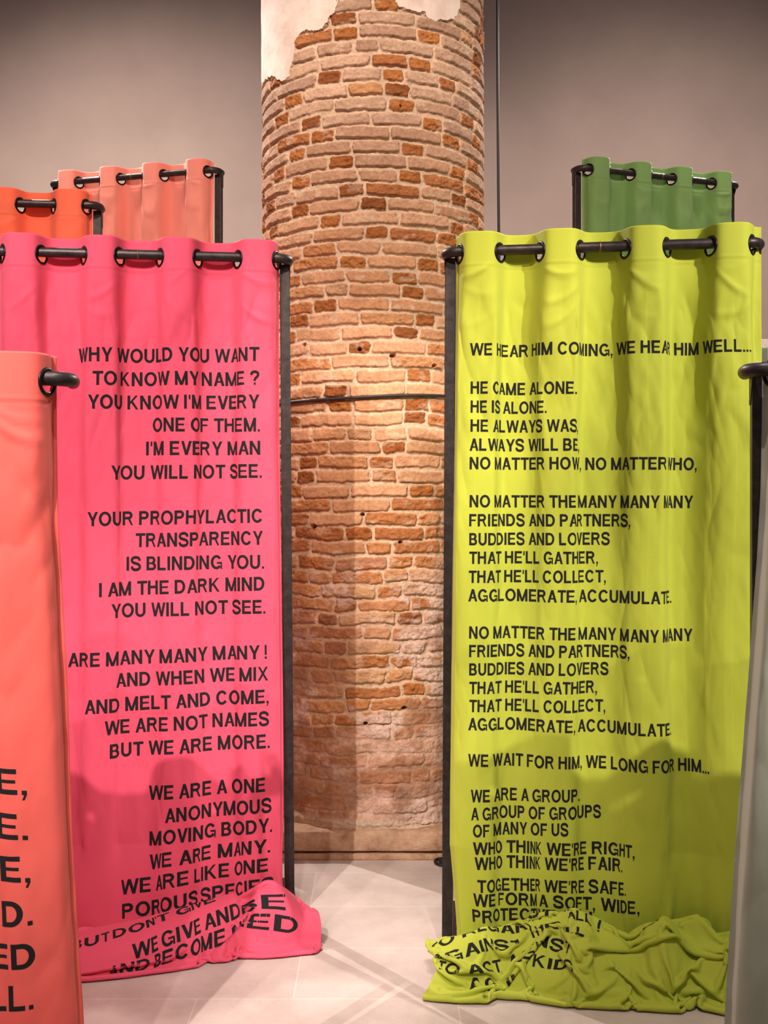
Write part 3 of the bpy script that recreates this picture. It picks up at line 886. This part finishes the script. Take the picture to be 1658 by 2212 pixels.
    for (text, x0, y0, x1, y1) in lines:
        a = rack.local(x0, y0, -0.02); b_ = rack.local(x1, y1, -0.02)
        v0 = top - a[1]; v1 = top - b_[1]
        ridx = int(np.clip(np.interp((v0 + v1) / 2, vr, np.arange(nv)), 0, nh - 1))
        c0 = np.interp(a[0], P[ridx, :, 0], np.arange(nu)); c1 = np.interp(b_[0], P[ridx, :, 0], np.arange(nu))
        if x0 < -900: c0 = c1 - (x1 - x0 - 1000)
        put(text, v0, v1, c0, c1)
    for (text, u0, f0, u1, f1, *cc) in pile_lines:
        vb = vr[nh - 1]
        put(text, vb + f0, vb + f1, u0 * (nu - 1), u1 * (nu - 1), cc[0] if cc else None)
    return root


# --- pink, left of the column
pink = Rack((-48, 541), 4.16, (634, 559), 4.30, 'dark steel rack carrying the pink curtain, beside the brick column')
pink.build(lean=(0.0, 0.02))
PINK_LINES = [
    ("WHY WOULD YOU WANT", 166, 781, 560, 780), ("TO KNOW MY NAME ?", 200, 832, 560, 831), ("YOU KNOW I'M EVERY", 190, 883, 560, 882),
    ("ONE OF THEM.", 328, 932, 561, 932), ("I'M EVERY MAN", 313, 983, 562, 982), ("YOU WILL NOT SEE.", 240, 1036, 565, 1032),
    ("YOUR PROPHYLACTIC", 189, 1137, 566, 1129), ("TRANSPARENCY", 291, 1183, 568, 1177), ("IS BLINDING YOU.", 271, 1234, 570, 1229),
    ("I AM THE DARK MIND", 214, 1290, 571, 1276), ("YOU WILL NOT SEE.", 240, 1336, 573, 1326),
    ("WE ARE MANY MANY MANY !", 76, 1447, 576, 1424), ("AND WHEN WE MIX", 250, 1487, 579, 1471), ("AND MELT AND COME,", 183, 1544, 580, 1520),
    ("WE ARE NOT NAMES", 226, 1589, 581, 1568), ("BUT WE ARE MORE.", 237, 1639, 582, 1616), ("WE ARE A ONE", 321, 1729, 572, 1709),
    ("ANONYMOUS", 357, 1776, 586, 1752), ("MOVING BODY.", 323, 1826, 587, 1794), ("WE ARE MANY.", 324, 1874, 584, 1839),
    ("WE ARE LIKE ONE", 262, 1927, 580, 1881), ("POROUS SPECIES", 264, 1976, 592, 1923)]


def p_crest(x): return np.interp(x, [-.6, -.45, -.2, 0, .2, .38, .47, .55, .62], [.07, .078, .092, .115, .152, .19, .195, .19, .11])
def p_front(x): return np.interp(x, [-.6, -.45, -.2, 0, .2, .38, .47, .60], [.47, .45, .41, .37, .32, .27, .25, .22])


def pink_supp(x, f):
    c = p_crest(x); fr = p_front(x) - .012; ridge = fr * .5
    t = np.clip((f - ridge) / (fr - ridge), 0, 1)
    h = c * np.where(f < ridge, sstep(.2 * fr, ridge, f), np.clip(1 - t ** 2.6, 0, 1) ** .55)
    h = h - .085 * np.exp(-((x - .40 - .10 * (f - .12)) / .022) ** 2) * sstep(.05, .1, f)
    return np.maximum(h, .004)


def pink_guide(u):
    x = (u - .5) * 1.06; c = float(p_crest(x)); fr = float(p_front(x)); r = fr * .5
    return [(.01, .24), (.02, .12), (.2 * fr, .045), (.3 * fr, c * .35 + .02), (r - .02, c * .95 + .01), (r + .02, c + .018), (r + .10 * fr, c * .93 + .015), (r + .3 * fr, c * .74 + .015),
            (fr + .005, c * .42 + .01), (fr + .016, .045), (fr - .01, .012), (fr - .08, .009)]


def pink_jit(G, u, q):
    on = sstep(.2, .45, q); G = G.copy()
    G[..., 0] += on * sstep(.80, 1.0, u) * .075
    G[..., 1] += on * .02 * fbm(u * 6 + 3, q * 3, 5, 2); G[..., 2] += on * .02 * fbm(u * 8 + 9, q * 3, 7, 2) * sstep(1.0, .8, q)
    return G


PINK_HEAP = dict(guide=pink_guide, supp=pink_supp, rows=130, cols=140, steps=80, growv=1.08, bend=.14, longb=((4, .04),), jitter=pink_jit,
                 growu=lambda u, q: 1 + sstep(.25, .5, q) * (.03 + 1.3 * sstep(.80, .85, u) * sstep(.93, .89, u) + .35 * sstep(.90, .95, u) + .04 * vnoise(u * 12, q * 4, 78)))
pe = [pink.local(x, 550)[0] for x in (5, 90, 181, 258, 345, 427, 513, 597)]
make_curtain(pink, 'long pink curtain with right aligned black verses, at the left of the brick column', (240, 92, 122), pe, nu=420,
             heap=PINK_HEAP, seed=3, skew=(0.15, 0.15, 0.0), amp=[0.043, 0.043, 0.024, 0.014, 0.010, 0.008], lines=PINK_LINES, cap=0.0535, z_pile=0.34, dv=0.0095, flare=(0.02, 0.014),
             bulge=lambda U, Z: 0.03 * sstep(0.9, 0.35, Z),
             pile_lines=[("BUT DON'T GIVE", 0.33, 0.675, 0.76, 0.57), ("WE GIVE AND BE", 0.50, 0.735, 0.90, 0.635), ("AND BECOME NEED", 0.44, 0.81, 0.92, 0.70)])

# --- lime, right of the column
lime = Rack((950, 545), 4.03, (1656, 522), 3.865, 'dark steel rack carrying the lime curtain, beside the brick column')
lime.build(lean=(-0.012, 0.0))
LIME_LINES = [
    ("WE HEAR HIM COMING, WE HEAR HIM WELL...", 1015, 769, 1620, 761), ("HE CAME ALONE.", 1016, 851, 1245, 851), ("HE IS ALONE.", 1016, 892, 1180, 892),
    ("HE ALWAYS WAS,", 1016, 933, 1247, 933), ("ALWAYS WILL BE,", 1014, 974, 1250, 974), ("NO MATTER HOW, NO MATTER WHO,", 1014, 1014, 1508, 1015),
    ("NO MATTER THE MANY MANY MANY", 1014, 1096, 1500, 1098), ("FRIENDS AND PARTNERS,", 1013, 1137, 1361, 1138), ("BUDDIES AND LOVERS", 1013, 1178, 1318, 1178),
    ("THAT HE'LL GATHER,", 1013, 1218, 1292, 1219), ("THAT HE'LL COLLECT,", 1012, 1259, 1309, 1260), ("AGGLOMERATE, ACCUMULATE.", 1011, 1299, 1452, 1305),
    ("NO MATTER THE MANY MANY MANY", 1013, 1379, 1499, 1389), ("FRIENDS AND PARTNERS,", 1013, 1419, 1359, 1423), ("BUDDIES AND LOVERS", 1013, 1459, 1315, 1461),
    ("THAT HE'LL GATHER,", 1013, 1499, 1290, 1501), ("THAT HE'LL COLLECT,", 1013, 1538, 1308, 1542), ("AGGLOMERATE, ACCUMULATE.", 1011, 1577, 1450, 1591),
    ("WE WAIT FOR HIM, WE LONG FOR HIM...", 1011, 1654, 1532, 1673), ("WE ARE A GROUP.", 1017, 1730, 1251, 1733), ("A GROUP OF GROUPS", 1018, 1768, 1298, 1770),
    ("OF MANY OF US", 1022, 1804, 1227, 1804), ("WHO THINK WE'RE RIGHT,", 1022, 1841, 1369, 1850), ("WHO THINK WE'RE FAIR.", 1025, 1873, 1344, 1882),
    ("TOGETHER WE'RE SAFE.", 1030, 1921, 1350, 1930)]


def l_crest(x): return np.interp(x, [-.6, -.5, -.40, -.30, -.20, -.10, 0.0, .06, .14, .20, .26, .33, .40, .50, .6], [.09, .115, .145, .135, .175, .20, .18, .165, .165, .20, .165, .205, .19, .16, .13])


def lime_supp(x, f):
    c = l_crest(x); fr = .285 + .03 * np.sin(x * 9 + 2) - .02 * x; ridge = .11 + .025 * np.sin(x * 13 + 1)
    t = np.clip((f - ridge) / (fr - ridge), 0, 1)
    h = c * np.where(f < ridge, sstep(.035, ridge, f), np.sqrt(np.clip(1 - t ** 2, 0, 1)) * (1 - .35 * t))
    h = h * (1 + .28 * vnoise(x * 13, f * 14, 41) * sstep(.05, .1, f)) - .03 * sstep(.25, .6, vnoise(x * 9 + 4, f * 9, 43)) * sstep(.06, .12, f)
    return np.maximum(h, .004)


def lime_guide(u):
    x = (u - .5) * 1.02; c = float(l_crest(x)); w = math.sin(u * 11 + .5); w2 = math.sin(u * 17 + 2); e = .02 * math.sin(u * 14 + 1) + .012 * math.sin(u * 31)
    return [(.01, .28), (.02, .16), (.035, .06), (.055, .05), (.08, c * .9 + .02), (.115, c + .035), (.15, c + .02), (.165 + .02 * w, c * .75), (.19 + .015 * w, c * .75 + .03 * w2),
            (.225, c * .85 + .02 * w), (.27 + e, c * .62 + .02), (.315 + e, c * .35), (.33 + e, .035), (.30 + e, .012), (.22, .010)]


def lime_jit(G, u, q):
    on = sstep(.2, .4, q); G = G.copy()
    G[..., 0] += on * (.03 * fbm(u * 6, q * 4, 3, 2)) + on * (u - .5) * .05
    G[..., 1] += on * .03 * fbm(u * 7 + 3, q * 3, 5, 2); G[..., 2] += on * .025 * fbm(u * 9 + 9, q * 3, 7, 2) * sstep(1.0, .8, q)
    return G


LIME_HEAP = dict(guide=lime_guide, supp=lime_supp, rows=150, cols=150, steps=80, growv=1.22, bend=.12, longb=((4, .03),), jitter=lime_jit,
                 growu=lambda u, q: 1 + sstep(.25, .55, q) * (.18 + .12 * sstep(.5, .2, u) + .06 * vnoise(u * 13, q * 6, 77)))
le = [lime.local(x, 535)[0] for x in (992, 1080, 1166, 1254, 1350, 1440, 1534, 1624)]
make_curtain(lime, 'long lime curtain with left aligned black verses, at the right of the brick column', (190, 200, 66), le, nu=420,
             heap=LIME_HEAP, trans=0.12, seed=14, edge=(0.056, 0.012), skew=(0.30, 0.12, -0.10), amp=[0.043, 0.043, 0.027, 0.021, 0.015, 0.012], gain={5: 1.75, 6: 1.35}, lines=LIME_LINES, cap=0.0445, z_pile=0.40, dv=0.0095, flare=(0.016, 0.0),
             bulge=lambda U, Z: 0.02 * sstep(0.9, 0.4, Z),
             pile_lines=[("WE FORM A SOFT, WIDE,", 0.095, 0.205, 0.61, 0.205), ("PROTECTIVE SKIN,", 0.09, 0.262, 0.48, 0.255), ("PROTECTING KIDS", 0.05, 0.58, 0.52, 0.575),
                         ("AGAINST THE", 0.16, 0.65, 0.46, 0.65), ("TOGETHER WE'RE SAFE.", 0.06, 0.725, 0.66, 0.735), ("TO REGARD US ALL !", 0.04, 0.80, 0.48, 0.80),
                         ("AGAINST THE ILL", 0.04, 0.875, 0.44, 0.875), ("TO ACT AGAINST", 0.03, 0.95, 0.40, 0.955), ("AGAINST KIDS", 0.10, 1.025, 0.42, 1.03)])

# --- coral, nearest at the left edge
coral = Rack((-880, 800), 2.62, (168, 817), 2.83, 'dark steel rack carrying the coral curtain, at the left edge nearest the camera')
# its width is that of the others
W0 = 1.22
def clip_left(r, w):
    R = r.mid + r.ex * r.W / 2; r.W = w; r.mid = R - r.ex * w / 2
def clip_right(r, w):
    L = r.mid - r.ex * r.W / 2; r.W = w; r.mid = L + r.ex * w / 2
clip_left(coral, W0); coral.build(inset=(0.0, 0.085))
st = [0.078 + 0.1455 * i for i in range(8)]
def even(r, x_last=None):
    g = (r.W - 0.148) / 7
    return [-r.W / 2 + 0.074 + g * i for i in range(8)]
ce = even(coral)
make_curtain(coral, 'coral curtain cut off by the left edge, with big black line endings', (248, 112, 102), ce, nu=260, seed=31, cap=0.0645, z_pile=0.08,
             flare=(0.05, 0.085), amp=[0.043, 0.043, 0.03, 0.024, 0.018, 0.014],
             pile=lambda u: [(0.03, 0.04), (0.09, 0.03), (0.14, 0.004), (0.10, 0.003)], pile_rows=24,
             lines=[("E,", -7, 1716, 59, 1716), ("E.", -7, 1813, 61, 1813), ("E,", 1, 1907, 67, 1903), ("D.", 4, 2007, 72, 1994), ("ED", -22, 2106, 78, 2086), ("LL.", -24, 2200, 73, 2177)])

# --- orange, behind the pink one
orange = Rack((-300, 432), 5.05, (222, 443), 5.15, 'dark steel rack carrying the orange curtain, behind the pink curtain')
clip_left(orange, 1.19); orange.build()
make_curtain(orange, 'orange curtain showing its top above the pink curtain, at the left edge', (252, 124, 92), even(orange), nu=220, seed=43, z_pile=0.08,
             pile=lambda u: [(0.03, 0.04), (0.09, 0.03), (0.14, 0.004), (0.10, 0.003)], pile_rows=20, dv=0.02)

# --- salmon, tall one at the back left
salmon = Rack((103, 397), 6.80, (474, 366), 6.50, 'tall dark steel rack carrying the salmon curtain, in front of the back wall')
salmon.build()
make_curtain(salmon, 'tall salmon curtain behind the orange and pink ones, before the back wall', (240, 156, 142), even(salmon), nu=220, seed=57, z_pile=0.08,
             pile=lambda u: [(0.03, 0.04), (0.09, 0.03), (0.14, 0.004), (0.10, 0.003)], pile_rows=20, dv=0.02)

# --- green, tall one at the back right
green = Rack((1246, 361), 6.44, (1600, 401), 6.82, 'tall dark steel rack carrying the green curtain, behind the lime curtain')
green.build()
make_curtain(green, 'tall green curtain behind the lime one, before the back wall', (132, 172, 104), even(green), nu=220, seed=61, z_pile=0.08,
             pile=lambda u: [(0.03, 0.04), (0.09, 0.03), (0.14, 0.004), (0.10, 0.003)], pile_rows=20, dv=0.02)

# --- mint, nearest at the right edge
mint = Rack((1602, 798), 2.83, (2600, 780), 2.66, 'dark steel rack carrying the pale mint curtain, at the right edge nearest the camera')
clip_right(mint, 1.22); mint.build(inset=(0.018, 0.0))
make_curtain(mint, 'pale mint curtain cut off by the right edge, in front of the lime one', (202, 208, 186), even(mint), nu=240, seed=77, z_pile=0.08,
             flare=(0.11, 0.03), amp=[0.043, 0.043, 0.036, 0.030, 0.024, 0.02],
             pile=lambda u: [(0.03, 0.04), (0.09, 0.03), (0.14, 0.004), (0.10, 0.003)], pile_rows=24)

# ------------------------------------------------------------------ small things
def smooth_path(pts, n=10): return catmull(pts, n)

cp = smooth_path([(0.613, 6.0, 6.4), (0.612, 6.0, 4.4), (0.617, 6.0, 3.4), (0.625, 6.0, 2.4), (0.622, 6.0, 1.4), (0.62, 5.98, 0.5), (0.615, 5.93, 0.05), (0.60, 5.80, 0.010),
                  (0.62, 5.45, 0.008), (0.50, 5.10, 0.008), (0.36, 4.99, 0.009), (0.25, 5.00, 0.010), (0.24, 5.06, 0.012), (0.33, 5.07, 0.016), (0.40, 5.03, 0.020),
                  (0.33, 4.97, 0.018), (0.255, 5.015, 0.018), (0.30, 5.06, 0.018), (0.42, 5.05, 0.010), (0.55, 5.0, 0.008)], 14)
v, f = tube(cp, 0.0075, 10)
o = mesh_obj('cable', v, f, plain('black_rubber', (18, 17, 19), 0.5))
o['label'] = 'black cable hanging down the wall right of the column and looped on the floor'; o['category'] = 'cable'

bm = bmesh.new(); box_bm(bm, 3.32, 5.0, 9.80, 9.86, 0.0, 3.07, 0.004)
o = bm_obj('display_panel', bm, plain('white_board', (222, 214, 216), 0.7))
o['label'] = 'white panel standing against the back wall at the right edge'; o['category'] = 'panel'
